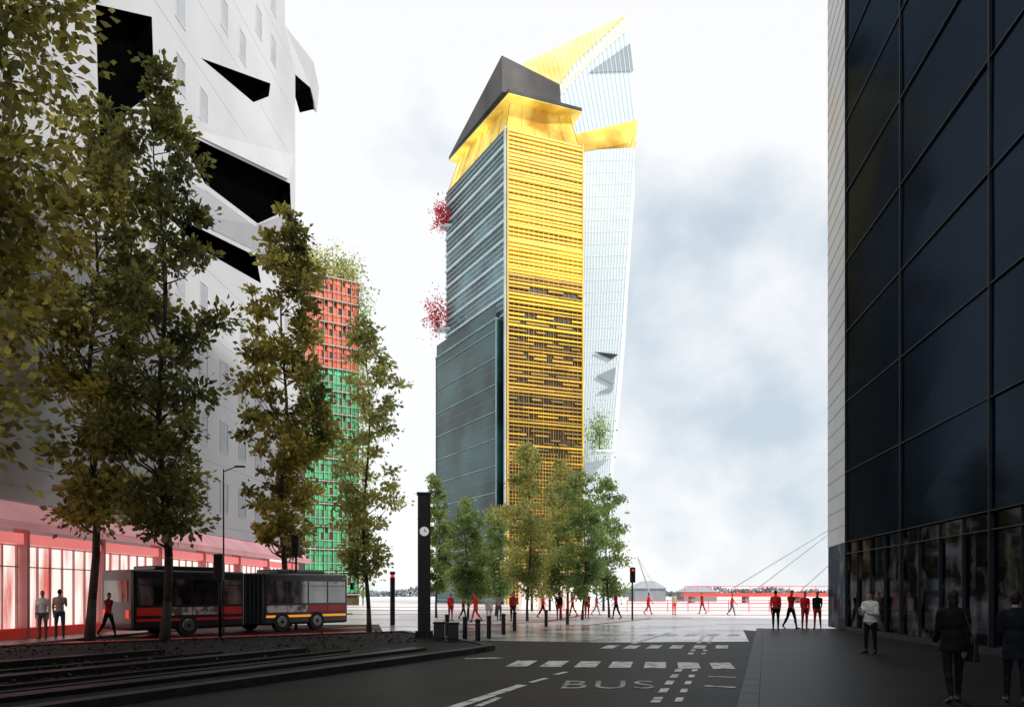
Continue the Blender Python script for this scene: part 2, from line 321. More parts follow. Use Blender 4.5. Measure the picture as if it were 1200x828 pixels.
for (px,Y,top,R,leaf,lab,cb) in ((513,52,560,.95,'leaf_gr','thin pale green tree at the left edge of the plaza trees',1.8),(547,47,588,1.25,'leaf_gr','small green tree left of the plaza group, under the teal side',1.5),(583,56,600,1.3,'leaf_gr','small dark bushy tree at the corner foot of the yellow tower',1.6),
    (620,46,522,1.5,'leaf_yl','tallest light green plaza tree in front of the yellow louvres',1.8),(655,50,540,1.4,'leaf_yl','pale green plaza tree second right from the tallest one, before the louvres',1.8),(684,48,556,1.4,'leaf_gr','leafy green plaza tree at the right corner of the yellow tower',1.5),(712,53,562,1.3,'leaf_gr','rightmost plaza tree, standing before the pale tower foot',1.5)):
    H=EYE+(HZ-top)/F*Y; tree('plaza_tree',lab,'tree',(px-600)/F*Y,Y,H,cb,R,9000,.17,leaf,px,C_,ncl=100,tr=.08,csp=.3)
# ---------------------------------------------------------------- right building
RB=Plane((13.9,32),(13.9-.133*26,6)); 
root=empty('glass_office_building',(16,22,0),'dark blue glass office building filling the right side','building')
nr=RB.n if RB.n.x<0 else -RB.n; RB.n=nr
bay=6.2; FH=2.9; G0=3.8; NF=13; TOP=G0+NF*FH
mb=MB(); pl=[RB.pt(0,0,-.35),RB.pt(57,0,-.35),Vector((34,-25,0)),Vector((34,36,0)),Vector((14.95+.2,36,0))]; mb.prism([p.xy for p in pl],.12,TOP); mb.build('core','black',root)  # core runs on unseen behind the camera to keep the foreground dark
mb=MB()
for i in range(NF+1): RB.box(mb,0,RB.len,G0+i*FH-.013,G0+i*FH+.013,-.3,.03)
RB.box(mb,0,RB.len,.12,.3,-.3,.04); RB.box(mb,0,RB.len,3.3,3.33,-.2,.02)
for a in (0.03,6.2,12.4,18.6,24.8): RB.box(mb,a-.018,a+.018,.12,TOP,-.3,.04)
mb.build('mullion_grid','mull',root)
mb=MB()
for a in np.arange(0,25,1.55): RB.box(mb,a-.01,a+.01,.31,G0-.05,-.2,.02)
mb.build('shopfront_mullion','mull',root)
rr=random.Random(4)
for b in range(4):
    for i in range(NF):
        mb=MB(); a0=b*bay+.03;a1=a0+bay-.06; z0=G0+i*FH+.014; z1=z0+FH-.028; t=[rr.uniform(-.02,.02) for _ in range(4)]
        f=[RB.pt(a0,z0,-.03+t[0]),RB.pt(a1,z0,-.03+t[1]),RB.pt(a1,z1,-.03+t[2]),RB.pt(a0,z1,-.03+t[3])]; bk=[RB.pt(a0,z0,-.2),RB.pt(a1,z0,-.2),RB.pt(a1,z1,-.2),RB.pt(a0,z1,-.2)]
        mb.hexa(bk,f); mb.build('window','dkglass',root)
    mb=MB(); RB.box(mb,b*bay+.05,b*bay+bay-.05,.31,G0-.05,-.19,-.08); mb.build('shop_window','dkglass2',root)
SB=Plane((13.93,32.03),(14.8,36)); SB.n=-SB.n if SB.n.x>0 else SB.n
mb=MB(); SB.box(mb,0.05,SB.len,G0,TOP,-.3,0); mb.build('fritted_end_wall','frit',root)
mb=MB()
for i in range(int((TOP-G0)/.72)): SB.box(mb,.06,SB.len-.02,G0+i*.72,G0+i*.72+.04,.001,.012)
mb.build('end_wall_rail','fritline',root)
mb=MB(); SB.box(mb,.05,SB.len,.12,G0-.01,-.3,-.02); mb.build('end_wall_base','dkglass2',root)
# ---------------------------------------------------------------- left building
S0=26.0*math.sqrt(1+.05**2)
LB=Plane((LBx(-20),-20),(LBx(57),57))  # wall extended unseen behind the camera to help darken the foreground
root=empty('folded_white_building',(-20,35,0),'large white panel building with sharp black triangular gashes, left','building')
def ringpts(lst): return [Vector((*LB.hit(px,py),0)) for px,py in lst]
LEN=LB.len
outer=[Vector((0,4.9,0)),Vector((LB.hit(354,640)[0],4.9,0))]+ringpts([(352,300),(346,245),(346,82),(334,32),(333,-160)])+[Vector((0,LB.hit(333,-160)[1],0))]
holes=[ringpts(h) for h in ([(235,68),(317,98),(315,113),(297,120)],[(204,150),(340,215),(341,244),(302,262),(240,215)],[(190,246),(300,300),(306,332),(232,290)],[(112,5),(178,20),(181,108),(150,130),(118,215)])]
tess=geometry.tessellate_polygon([outer]+holes); allp=outer+[p for h in holes for p in h]
mb=MB(); mb.add([LB.pt(p.x,p.y,0) for p in allp],[tuple(t) for t in tess])
def walls(mb,loop,o0,o1,mi=0):
    n=len(loop)
    for i in range(n):
        a,b=loop[i],loop[(i+1)%n]; mb.add([LB.pt(a.x,a.y,o0),LB.pt(b.x,b.y,o0),LB.pt(b.x,b.y,o1),LB.pt(a.x,a.y,o1)],[(0,1,2,3)],mi)
walls(mb,outer,0,-2.0)
mb.build('facade_skin','white',root)
for h in holes:
    mb=MB(); walls(mb,h,-.002,-.9); mb.add([LB.pt(p.x,p.y,-.9) for p in h],[tuple(range(len(h)))]); mb.build('gash_opening','black',root)
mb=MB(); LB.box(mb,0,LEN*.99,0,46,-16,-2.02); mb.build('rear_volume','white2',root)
def wedge(lst,mt='white',nm='folded_panel'):
    mb=MB(); pp=[]
    for px,py,o in lst: s_,z_=LB.hit(px,py,o); pp.append((s_,z_,o))
    mb.hexa([LB.pt(s_,z_,-.05) for s_,z_,o in pp],[LB.pt(s_,z_,max(o,.02)) for s_,z_,o in pp]); mb.build(nm,mt,root)
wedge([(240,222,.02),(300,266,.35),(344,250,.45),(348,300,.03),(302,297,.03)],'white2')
wedge([(205,146,.02),(338,210,.3),(345,182,.03),(230,140,.03)])
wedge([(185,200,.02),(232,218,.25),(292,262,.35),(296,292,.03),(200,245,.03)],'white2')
mb=MB(); a=[P(334,30,56.8),P(367,72,57.5),P(364,103,57.5),P(337,80,56.8)]; mb.hexa([v+Vector((-.3,3,0)) for v in a],a); mb.build('corner_fin','white',root)
mb=MB(); a=[P(337,79,56.6),P(363,103,57.2),P(345,107,56.6)]; mb.hexa([v+Vector((-.3,2.5,-.02)) for v in a],a); mb.build('corner_gash','black',root)
zs=list(np.arange(6.2,44,3.45))
HP=[[(228,62),(324,93),(322,120),(290,127)],[(195,140),(352,180),(355,305),(300,305),(240,230)],[(180,235),(310,290),(315,345),(225,295)],[(104,-10),(186,10),(188,120),(110,225)],[(335,0),(380,0),(380,300),(346,300)]]
cand=[]
for zi,zz in enumerate(zs):
    for s_ in np.arange(14,49.5,2.6):
        s_+=S0; w=LB.pt(s_+.6,zz+.9); px=600+F*w.x/w.y; py=HZ-F*(w.z-EYE)/w.y
        if py<-10 or px<0: continue
        if any(inpoly(px+dx,py+dy,q) for q in HP for dx in (-9,0,9) for dy in (-16,0,16)): continue
        cand.append((px,s_,zz))
cand.sort(reverse=True)
for px,s_,zz in cand[:98]:
    mb=MB(); LB.box(mb,s_+.08,s_+1.02,zz+.08,zz+1.72,-.2,.008); w_=mb.build('window','palewin',root)
    mb=MB(); LB.box(mb,s_,s_+1.1,zz,zz+.08,-.1,.03);LB.box(mb,s_,s_+1.1,zz+1.72,zz+1.8,-.1,.03);LB.box(mb,s_,s_+.08,zz+.08,zz+1.72,-.1,.03);LB.box(mb,s_+1.02,s_+1.1,zz+.08,zz+1.72,-.1,.03); mb.build('frame','wframe',w_)
# storey seams stop at the gashes
def blocked(s_,z_):
    w=LB.pt(s_,z_); 
    if w.y<.5: return True
    px=600+F*w.x/w.y; py=HZ-F*(w.z-EYE)/w.y
    return any(inpoly(px,py,[(600+F*LB.pt(p.x,p.y).x/LB.pt(p.x,p.y).y,HZ-F*(p.y-EYE)/LB.pt(p.x,p.y).y) for p in h]) for h in holes)
mb=MB(); sE=LB.hit(344,400)[0]
for zz in zs:
    s_=30.0
    while s_<sE-.5:
        if not (blocked(s_,zz-.78) or blocked(s_+.5,zz-.78)): LB.box(mb,s_,s_+.5,zz-.79,zz-.76,-.03,.006)
        s_+=.5
mb.build('storey_seam','seam',root)
s=12.0+S0; k=0
while s<LEN-1:
    e=min(s+4.6,LEN)
    mb=MB(); LB.box(mb,s+.16,e-.02,.45,3.35,-.5,-.3); w_=mb.build('shop_window','shop',root)
    mb=MB(); 
    for q in np.linspace(s+.2,e-.1,7): LB.box(mb,q-.02,q+.02,.4,3.4,-.299,-.22)
    LB.box(mb,s+.16,e-.02,2.6,2.64,-.298,-.23); mb.build('glazing_bar','pier',w_)
    mb=MB(); LB.box(mb,s,s+.15,.1,4.2,-.5,.0); mb.build('pier','pier',root)
    mb=MB(); LB.box(mb,s+.16,e,3.42,3.8,-.35,-.05); mb.build('shop_sign','shopred',root)
    mb=MB(); zt,zb=4.85,4.05
    mb.hexa([LB.pt(s+.02,zt-.04,.02),LB.pt(e+.05,zt-.04,.02),LB.pt(e+.05,zb,.9),LB.pt(s+.02,zb,.9)],[LB.pt(s+.02,zt,.02),LB.pt(e+.05,zt,.02),LB.pt(e+.05,zb+.04,.94),LB.pt(s+.02,zb+.04,.94)])
    LB.box(mb,s+.02,e+.05,zb-.22,zb-.002,.88,.91); mb.build('awning','awning',root)
    s+=4.7; k+=1
mb=MB(); LB.box(mb,0,LEN,.1,.44,-.5,-.02); mb.build('plinth','redsteel',root)
# ---------------------------------------------------------------- yellow tower
P0=Vector((-11.14,128.5));PC=Vector((-.86,110));P2=Vector((10.42,114.41));P3=Vector((3,136))
FP=Plane(PC,P2); LP=Plane(P0,PC)
root=empty('yellow_tower',(0,118,0),'tall tower with yellow louvred front, teal side and dark wedge roof','tower')
ins=lambda d:[(P0+Vector((.6,.1))*d),(PC+Vector((.1,1))*d),(P2+Vector((-.8,.4))*d),(P3+Vector((0,-1))*d)]
mb=MB(); mb.prism(ins(.5),0,68.1); mb.build('core','teal2',root)
TZ=68.2
z=41.5; i=0; rr=random.Random(31)
while z<TZ-1.5:
    mb=MB(); LP.box(mb,.1,LP.len-.25,z+.35,z+2.68,-.5,-.12); mb.build('window_band',('teal','teal2','teal','teal')[rr.randrange(4)],root)
    z+=2.7; i+=1
mb=MB(); z=41.5
while z<TZ:
    LP.box(mb,0,LP.len-.05,z,z+.34,-.5,.12)
    for q in (1.1,1.9): LP.box(mb,0,LP.len-.2,z+q,z+q+.05,-.2,.02)
    z+=2.7
mb.build('slab_edge','slab',root)
mb=MB(); LP.box(mb,LP.len-.25,LP.len+.15,0,TZ+.1,-.4,.25); mb.build('corner_post','slab',root)
mb=MB(); L0=Plane((LP.o-LP.u*1.7+LP.n*.9),(LP.o+LP.u*(LP.len-1.2)+LP.n*.9)); L0.box(mb,0,L0.len,0,41.2,-1.2,0); mb.build('lower_side_block','teal2',root)
z=.6
while z<40:
    mb=MB(); L0.box(mb,.25,L0.len-.25,z+.12,z+3.6,-.1,.06); mb.build('side_window_band','teal2',root); z+=3.9
mb=MB(); z=.55
while z<42:
    L0.box(mb,0,L0.len,z-.09,z+.09,.0,.12)
    if z<38: L0.box(mb,.1,L0.len-.1,z+1.9,z+1.94,.061,.08)
    z+=3.9
L0.box(mb,L0.len-.12,L0.len,0,41.2,.0,.14); L0.box(mb,0,.12,0,41.2,.0,.14); L0.box(mb,-.05,L0.len+.05,41.0,41.3,-1.2,.2)
mb.build('side_rail','teal3',root)
# front louvres, light fading downwards put into the slat colours
W=FP.len; rr=random.Random(77)
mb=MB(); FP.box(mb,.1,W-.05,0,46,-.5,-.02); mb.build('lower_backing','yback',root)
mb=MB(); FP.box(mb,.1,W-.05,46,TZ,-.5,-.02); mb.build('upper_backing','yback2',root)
mbs={'yellow':MB(),'yellow_dim':MB(),'yellow_shade':MB()}
wins=[]; z=1.0
while z<TZ-.4:
    h=rr.uniform(.24,.42) if z>46 else rr.uniform(.15,.28)
    t=z/TZ+rr.uniform(-.14,.14); m_='yellow' if t>.62 else ('yellow_dim' if t>.38 else 'yellow_shade')
    B_=mbs[m_]; d_=.3+.12*rr.random()
    if 20<z<47 and rr.random()<.38:
        a=.25
        while a<W:
            l_=rr.uniform(1.2,4); e=min(W,a+l_); FP.box(B_,a,e,z,z+h,0,d_); g=rr.uniform(.8,3.2)
            if e+g<W-.6: wins.append((e+.05,e+g-.05,z-.2,z+h+.15))
            a=e+g
    else:
        cut=sorted([rr.uniform(1,W-1) for _ in range(2)]); xs_=[.25]+cut+[W]
        for q0,q1 in zip(xs_[:-1],xs_[1:]): FP.box(B_,q0+.02,q1-.02,z,z+h,.0,d_+rr.uniform(-.03,.03))
    z+=rr.choice((.48,.56,.62)) 
for a in np.linspace(.3,W-.05,16): FP.box(mbs['yellow'],a-.025,a+.025,46,TZ,.0,.26); FP.box(mbs['yellow_dim'],a-.02,a+.02,.3,45.98,.0,.22)
FP.box(mbs['yellow'],W-.12,W+.05,0,TZ,-.2,.45); FP.box(mbs['yellow_dim'],.0,.24,0,TZ,-.0,.42)
for a in np.linspace(.8,W-.6,15): FP.box(mbs['yellow_shade'],a-.015,a+.015,.5,40,.0,.2)
for k_,B_ in mbs.items(): B_.build({'yellow':'louvre_screen','yellow_dim':'middle_louvre_screen','yellow_shade':'lower_louvre_screen'}[k_],k_,root)
for a0,a1,z0,z1 in wins[:70]:
    mb=MB(); FP.box(mb,a0,a1,z0,z1,-.015,.05); mb.build('window','ydark',root)
mb=MB()
for a in np.linspace(.3,W,26): FP.box(mb,a-.025,a+.025,.3,22,.47,.52)
for zz in np.arange(2,22,1.6): FP.box(mb,.3,W,zz,zz+.05,.521,.56)
mb.build('lower_lattice','yellow_dim',root)
# crown
A_=P(526,188,128.8);B_=P(596,109,107.2);C2=P(682,131,114.8);D_=Vector((4,139,74.5)); ctr=(A_+B_+C2+D_)/4
top4=[v.lerp(ctr,.17)-Vector((0,0,.1)) for v in (A_,B_,C2,D_)]
b4=[Vector((p.x,p.y,TZ)) for p in ins(.5)]
mb=MB(); mb.hexa(b4,top4); cr=mb.build('lit_crown_storey','yglow',root)
mb=MB()
for (i,j,n_) in ((0,1,8),(1,2,5)):
    for q in range(n_+1):
        t=q/n_; a=lerp(b4[i],b4[j],t); b=lerp(top4[i],top4[j],t); o_=(Vector((-.06,-.08,0))); mb.tube(a+o_,b+o_,.04,.04,4)
mb.build('crown_mullion','yellow_dim',cr)
mb=MB(); mb.hexa([v-Vector((0,0,.08)) for v in (A_,B_,C2,D_)],(A_,B_,C2,D_)); mb.build('crown_soffit','yglow',root)
A1,B1,C1,D1=[v+Vector((0,0,.02)) for v in (A_,B_,C2,D_)]
mb=MB(); mb.hexa((A1,B1,C1,D1),[v+Vector((0,0,.55)) for v in (A1,B1,C1,D1)]); mb.build('roof_brim','roof',root)
up=Vector((0,0,.56)); E=lerp(B1,C1,.70)
A2=A1+up; B2=B1+up+Vector((-.9,.6,0)); E2=E+up+Vector((0,.2,0)); D2=D1+up
At=P(526,184,128.9); Bt=P(588,65,108.4); Et=P(656,99,E2.y+.2)
mb=MB(); mb.hexa([A2,B2,E2,D2],[At,Bt,Et,Vector((3,137,79))]); mb.build('wedge_roof','roof',root)
for (px,py,s_) in ((519,256,1.3),(513,372,1.7)):
    X,Z=P(px,py,128).x,P(px,py,128).z
    mb=MB(); mb.box((X+.9,127.6,Z-s_*1.3),(2.6,2.0,.35)); mb.build('terrace_slab','slab',root)
    r2=empty('terrace_shrub',(X,127.4,Z-s_*1.12),'red leaved shrub on the %s side terrace of the yellow tower'%('upper' if py<300 else 'lower'),'shrub')
    mb=MB(); b=Vector((X,127.4,Z-s_*1.12))
    for a in range(6): mb.tube(b,b+Vector((math.cos(a)*s_*.6,math.sin(a)*s_*.5,s_*(1+.2*(a%3)))),.08,.03,5)
    mb.build('stem','bark',r2)
    q=np.random.normal(size=(700,3))*.6; q*=np.array([1,1,1.6])*s_; q+=np.array([X,127.4,Z+.1]); q[:,0]+=np.sin(q[:,2]*2)*.4
    leafmesh('foliage',q,np.full(700,.38),'leaf_rd',r2,seed=5)
# ---------------------------------------------------------------- pale tower
root=empty('pale_glass_tower',(14,140,0),'pale leaning glass tower with yellow lit top behind the yellow tower','tower')
def pf(lst,Yl=138,Yr=135):
    return [P(px,py,lerp(Yl,Yr,(px-610)/135)) for px,py in lst]
ex=Vector((2.5,15,0))
def facet(lst,m,nm,dep=None,push=0):
    mb=MB(); a=[v+Vector((0,-push,0)) for v in pf(lst)]; mb.hexa([v+(dep or ex) for v in a],a); return mb.build(nm,m,root)
body=[(650,178),(743,173),(737,260),(729,390),(713,570),(707,707),(650,707)]
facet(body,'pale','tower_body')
sail=[(622,92),(613,75),(733,19),(738,60),(742,100),(747,141),(684,156),(640,160)]
facet(sail,'pale','upper_sail',Vector((1,9,0)))
facet([(613,75),(733,19),(676,72),(655,100),(640,100),(622,92)],'ypale','yellow_glazing',Vector((0,.2,0)),.25)
facet([(733.3,19.5),(735,36),(690,76),(658,112),(655.5,101)],'ypale2','faint_yellow_glazing',Vector((0,.2,0)),.22)
facet([(690,86),(738,52),(742,84)],'grey','grey_facet',Vector((0,.15,0)),.24)
facet([(664,160),(747,141),(737,168),(683,178),(664,178)],'yglow','lit_recess',Vector((1,8,0)),.12)
for l_ in ([(697,413),(724,416),(716,421)],[(699,441),(721,431),(719,451),(711,447)],[(701,460),(719,452),(718,458)]): facet(l_,'roof' if l_[0][1]<430 else 'grey','open_panel',Vector((0,.3,0)),.5)
mb=MB()
for t in np.linspace(.3,1,18):
    pts=[lerp(650,x,t) for x in (743,729,713,707)]; ys=[lerp(178,173,t),390,570,700]
    q=pf(list(zip(pts,ys))); q=[v+Vector((0,-.03,0)) for v in q]
    for a,b in zip(q[:-1],q[1:]): mb.tube(a,b,.05,.05,4)
for y in np.arange(190,700,14):
    xr=np.interp(y,[173,390,570,707],[743,729,713,707]); q=pf([(652,y),(xr,y-3)]); mb.tube(q[0]-Vector((0,.03,0)),q[1]-Vector((0,.03,0)),.045,.045,4)
for t in np.linspace(.05,.98,22):
    a=(lerp(613,733,t),lerp(75,19,t)); q=pf([a,(lerp(640,747,t),lerp(160,141,t))]); mb.tube(q[0]-Vector((0,.26,0)),q[1]-Vector((0,.26,0)),.045,.045,4)
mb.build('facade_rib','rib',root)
X=P(702,508,133); r2=empty('balcony_tree',(X.x,132.5,X.z-3),'small green tree growing on the lower right side of the pale tower','tree')
mb=MB(); mb.tube((X.x,132.5,X.z-3),(X.x,132.5,X.z+1),.12,.05,6); mb.build('trunk','bark',r2)
q=np.random.normal(size=(1000,3))*.55; q*=np.array([1.9,1.5,3.2]); q+=np.array([X.x,132.5,X.z]); leafmesh('crown',q,np.full(1000,.36),'leaf_gr',r2,seed=6)
mb=MB(); mb.box((X.x+1,133.2,X.z-3.15),(3.4,3.2,.3)); mb.build('balcony_slab','rib',root)
# ---------------------------------------------------------------- red green building
RG=Plane((P(358,700,100).x,100),(P(422,700,104).x,104))
root=empty('red_and_green_building',(-24,104,0),'slim apartment tower with red upper and green lower storeys behind the street trees','building')
mb=MB(); RG.box(mb,0,RG.len,0,43.3,-9,-.4); mb.build('core','yback',root)
nc=6; cw=RG.len/nc; R_=random.Random(12)
for fl in range(14):
    z0=1.5+fl*3.0
    for c in range(nc):
        mb=MB(); zz=z0+.2; a=R_.uniform(0,.5); RG.box(mb,c*cw+.06+a*.3,(c+1)*cw-.05,zz,zz+1.0,-.39,-.1-R_.random()*.2); RG.box(mb,c*cw+.1,(c+1)*cw-.1-a,zz+1.06,zz+1.9,-.39,-.25); RG.box(mb,c*cw+.1+a,(c+1)*cw-.1,zz+1.96,zz+2.6,-.39,-.2)
        mb.build('facade_panel','red' if fl>=10 else 'green',root)
mb=MB()
for fl in range(15):
    RG.box(mb,-.15,RG.len+.15,1.4+fl*3.0,1.5+fl*3.0,-.38,.2)
    if fl<14: RG.box(mb,-.1,RG.len+.1,2.6+fl*3.0,2.65+fl*3.0,.0,.1)
for c in range(nc*2+1): RG.box(mb,c*cw/2-.02,c*cw/2+.02,1.6,43.4,.0,.09)
mb.build('balcony_frame','meshfr',root)
for i,(dx,s_) in enumerate(((1.0,1.5),(3.6,1.9),(6.2,1.7))):
    b=RG.pt(dx,43.4,-2.0); r2=empty('roof_shrub',b,('bushy green roof shrub on the red and green tower, %s')%(('left of three','middle and tallest','right of three')[i]),'shrub')
    mb=MB()
    for a in range(5): mb.tube(b,b+Vector((math.cos(a*1.3)*.8,math.sin(a*1.3)*.8,1.8)),.08,.03,5)
    mb.build('stem','bark',r2)
    n=1100; q=np.random.normal(size=(n,3))*.6; q*=np.array([1.1,1.1,1.3])*s_; q+=np.array([b.x,b.y,b.z+1.6]); leafmesh('foliage',q,np.full(n,.36),'leaf_yl',r2,seed=20+i)
b=RG.pt(RG.len+.3,0,.3); r2=empty('climbing_plant',b,'green climbing foliage up the right edge of the red and green tower','plant')
mb=MB(); mb.tube(b,b+Vector((0,0,38)),.1,.04,6); mb.build('stem','bark',r2)
n=3600; q=np.random.normal(size=(n,3))*np.array([.75,.4,0]); q[:,2]=np.random.rand(n)*42; q[:,0]*=.6+.9*np.sin(q[:,2]*.5)**2; q+=np.array([b.x,b.y,1]); leafmesh('foliage',q,np.full(n,.34),'leaf_gr',r2,seed=44)
# ---------------------------------------------------------------- background
mb=MB(); rr=random.Random(2); n=90; top=[(-700+i*1400/n, 3.0+5*abs(math.sin(i*.31)*math.cos(i*.17))+rr.random()*2.2) for i in range(n+1)]
for (x0,z0),(x1,z1) in zip(top[:-1],top[1:]): mb.hexa([(x0,700,0),(x1,700,0),(x1,760,0),(x0,760,0)],[(x0,700,z0),(x1,700,z1),(x1,760,z1),(x0,760,z0)])
props(mb.build('hills','haze'),kind='structure')
pts=[]
for i in range(9000):
    x=random.uniform(-160,200); pts.append((x,330+random.uniform(-4,4),random.random()*(2.0+1.8*abs(math.sin(x*.05)+.4*math.sin(x*.21)))))
props(leafmesh('far_woodland',np.array(pts),np.full(len(pts),1.4),'haze2',seed=8),'dim grey line of distant trees along the horizon','woodland',kind='stuff')
root=empty('plaza_pavilion',(8,72,0),'low dark roofed pavilion beyond the plaza trees','pavilion')
mb=MB(); a=P(596,680,72);b=P(712,680,72); mb.hexa([(a.x,70,3.0),(b.x,70,3.0),(b.x,80,3.0),(a.x,80,3.0)],[(a.x+.5,70.4,3.6),(b.x-1.5,70.4,3.4),(b.x-1.5,79,3.4),(a.x+.5,79,3.6)]); mb.build('roof','roof',root)
for i in range(6): 
    mb=MB(); mb.tube((lerp(a.x+.5,b.x-.5,i/5),71,0),(lerp(a.x+.5,b.x-.5,i/5),71,3),.12,.12,8); mb.build('column','metalblk',root)
mb=MB(); mb.box(((a.x+b.x)/2,77,1.4),(b.x-a.x-2,.2,2.75)); mb.build('glazed_wall','shop',root)
for i,(px0,px1,h,lab) in enumerate(((742,782,3.6,'low grey gabled boathouse on the horizon right of the traffic signal'),(800,842,2.6,'smallest low grey gabled shed on the horizon left of the red footbridge'))):
    a=P(px0,690,150);b=P(px1,690,150); root=empty('gabled_shed',((a.x+b.x)/2,150,0),lab,'building')
    mb=MB(); mb.box(((a.x+b.x)/2,154,h*.35),(b.x-a.x-.6,8,h*.7)); mb.build('wall','haze2',root)
    mb=MB(); m=(a.x+b.x)/2; mb.hexa([(a.x,149.5,h*.7+.01),(b.x,149.5,h*.7+.01),(b.x,158.5,h*.7+.01),(a.x,158.5,h*.7+.01)],[(m-.6,149.5,h+.4),(m+.6,149.5,h+.4),(m+.6,158.5,h+.4),(m-.6,158.5,h+.4)]); mb.build('roof','grey',root)
root=empty('footbridge',(45,130,0),'red cable stayed footbridge at the right horizon','bridge')
a=P(800,692,130);b=P(1010,692,130); mb=MB(); mb.box(((a.x+b.x)/2,130,1.35),(b.x-a.x,3,.55)); mb.build('deck','redsteel',root)
mb=MB()
for x in np.arange(a.x,b.x,2.2): mb.box((x,128.6,2.2),(.08,.08,1.1))
mb.box(((a.x+b.x)/2,128.6,2.8),(b.x-a.x,.1,.1)); mb.build('railing','redsteel',root)
for q in (.05,.35,.65,.95):
    mb=MB(); mb.box((lerp(a.x,b.x,q),130,.53),(.6,2.2,1.06)); mb.build('pier','haze2',root)
T=P(1005,600,130)
mb=MB(); mb.tube((T.x,131.8,0),(T.x,131.8,T.z+1),.35,.2,8); mb.build('mast','cable',root)
for px,py in ((855,691),(885,691),(940,690)):
    mb=MB(); q=P(px,py,130); mb.tube(q,T if px<900 else P(1005,632,130),.09,.09,5); mb.build('stay_cable','cable',root)
root=empty('slanted_mast',(P(752,690,140).x,140,0),'thin slanting mast on the horizon beside the gabled boathouse','mast')
mb=MB(); mb.tube(P(764,702,140),P(747,652,140),.16,.08,6); mb.build('spar','cable',root); mb=MB(); mb.tube(P(747,652,140),P(775,700,140),.05,.05,4); mb.build('stay','cable',root)
root=empty('guard_rail',(20,68,0),'long red guard rail along the far side of the bright plaza','railing')
a=P(735,700,68);b=P(1000,700,68); mb=MB()
for z_ in (.75,1.05): mb.box(((a.x+b.x)/2,68,z_),(b.x-a.x,.05,.05))
mb.build('rail','redsteel',root)
for x in np.arange(a.x,b.x,1.8): mb=MB(); mb.box((x,68.06,.53),(.06,.05,1.06)); mb.build('post','redsteel',root)
# ---------------------------------------------------------------- street furniture
def wp(px,Y): return Vector(((px-600)/F*Y,Y,0))
b=wp(497,27); b.z=.12; root=empty('clock_column',b,'tall black column with round white clock left of the tower','clock column')
mb=MB(); mb.box(b+Vector((0,0,2.5)),(.44,.3,5.0),.15); mb.build('shaft','metalblk',root,bevel=.02)
mb=MB(); mb.box(b+Vector((0,0,.12)),(.6,.5,.24),.15); mb.build('plinth','kerbdark',root)
mb=MB(); f=Vector((.15,-.99,0)); c=b+Vector((0,0,3.72)); mb.tube(c+f*.13,c+f*.19,.16,.16,24); cf=mb.build('clock_face','clock',root)
mb=MB(); mb.box(c+f*.2+Vector((0,0,.05)),(.02,.01,.11)); mb.box(c+f*.2+Vector((.04,0,0)),(.08,.01,.02)); mb.build('hands','metalblk',cf)
mb=MB(); mb.box(b+Vector((0,0,5.05)),(.52,.38,.08),.15); mb.build('cap','metalblk',root)
def signal(b,h,label,lit=True):
    root=empty('traffic_signal',b,label,'traffic light'); b=Vector(b)
    mb=MB(); mb.tube(b,b+Vector((0,0,h)),.06,.05,10); mb.build('pole','metalblk',root,smooth=True)
    mb=MB(); mb.box(b+Vector((0,-.12,h-.5)),(.32,.22,.95)); hd=mb.build('signal_head','metalblk',root,bevel=.03)
    for k in range(3):
        mb=MB(); c=b+Vector((0,-.24,h-.2-.3*k)); mb.tube(c,c+Vector((0,-.03,0)),.08,.08,14); mb.build('lens','redlamp' if (k==0 and lit) else 'metalblk',hd)
        mb=MB(); mb.box(c+Vector((0,-.06,.12)),(.24,.16,.02)); mb.build('visor','metalblk',hd)
signal(wp(741,48),3.3,'black traffic signal on the plaza right of the trees')
signal(wp(347,34.5),4.3,'taller black traffic signal beside the front of the bus',False)
signal(wp(258,27.5),3.1,'black traffic signal standing before the middle of the bus',False)
b=wp(460,40); root=empty('light_column',b,'slim black light column between street tree and clock column','street light')
mb=MB(); mb.tube(b,b+Vector((0,0,2.5)),.13,.13,12); mb.build('shaft','metalblk',root); mb=MB(); mb.tube(b+Vector((0,0,2.5)),b+Vector((0,0,2.65)),.1,.1,12); mb.build('lamp_head','redlamp',root); mb=MB(); mb.tube(b+Vector((0,0,2.65)),b+Vector((0,0,2.8)),.15,.13,12); mb.build('cap','metalblk',root)
b=wp(262,30.5); root=empty('lamp_post',b,'thin tall dark lamp post rising behind the bus window line','street light')
mb=MB(); mb.tube(b,b+Vector((0,0,6.6)),.04,.025,10); mb.tube(b+Vector((0,0,6.5)),b+Vector((.5,0,6.7)),.025,.02,8); mb.build('post','metalblk',root); mb=MB(); mb.box(b+Vector((.65,0,6.7)),(.4,.16,.07)); mb.build('lamp_head','metalblk',root,bevel=.02)
root=empty('bollard',wp(560,24.8),'black round bollard beside the nose of the median','bollard','bollards around the median nose')
b=root.location.copy(); mb=MB(); mb.tube(b,b+Vector((0,0,.8)),.09,.08,14); mb.build('post','metalblk',root); mb=MB(); mb.ball(b+Vector((0,0,.8)),(.1,.1,.07)); mb.build('cap','metalblk',root,smooth=True); mb=MB(); mb.tube(b+Vector((0,0,.6)),b+Vector((0,0,.64)),.092,.092,14); mb.build('band','kerb',root)
proto=root
for i,(px,Y) in enumerate(((545,27.4),(573,28.4),(524,30),(590,31),(603,34),(640,38),(665,41))):
    c=copy_tree(proto); c.location=wp(px,Y)
    c['label']=['black bollard between clock column and nearest bollard','black bollard just behind the median nose kerb','black bollard immediately right of the clock column','black bollard on the open asphalt before the corner tree','black bollard in front of the dark bushy tree foot','black bollard under the tallest light green plaza tree','black bollard farthest right, below the plaza trees'][i]
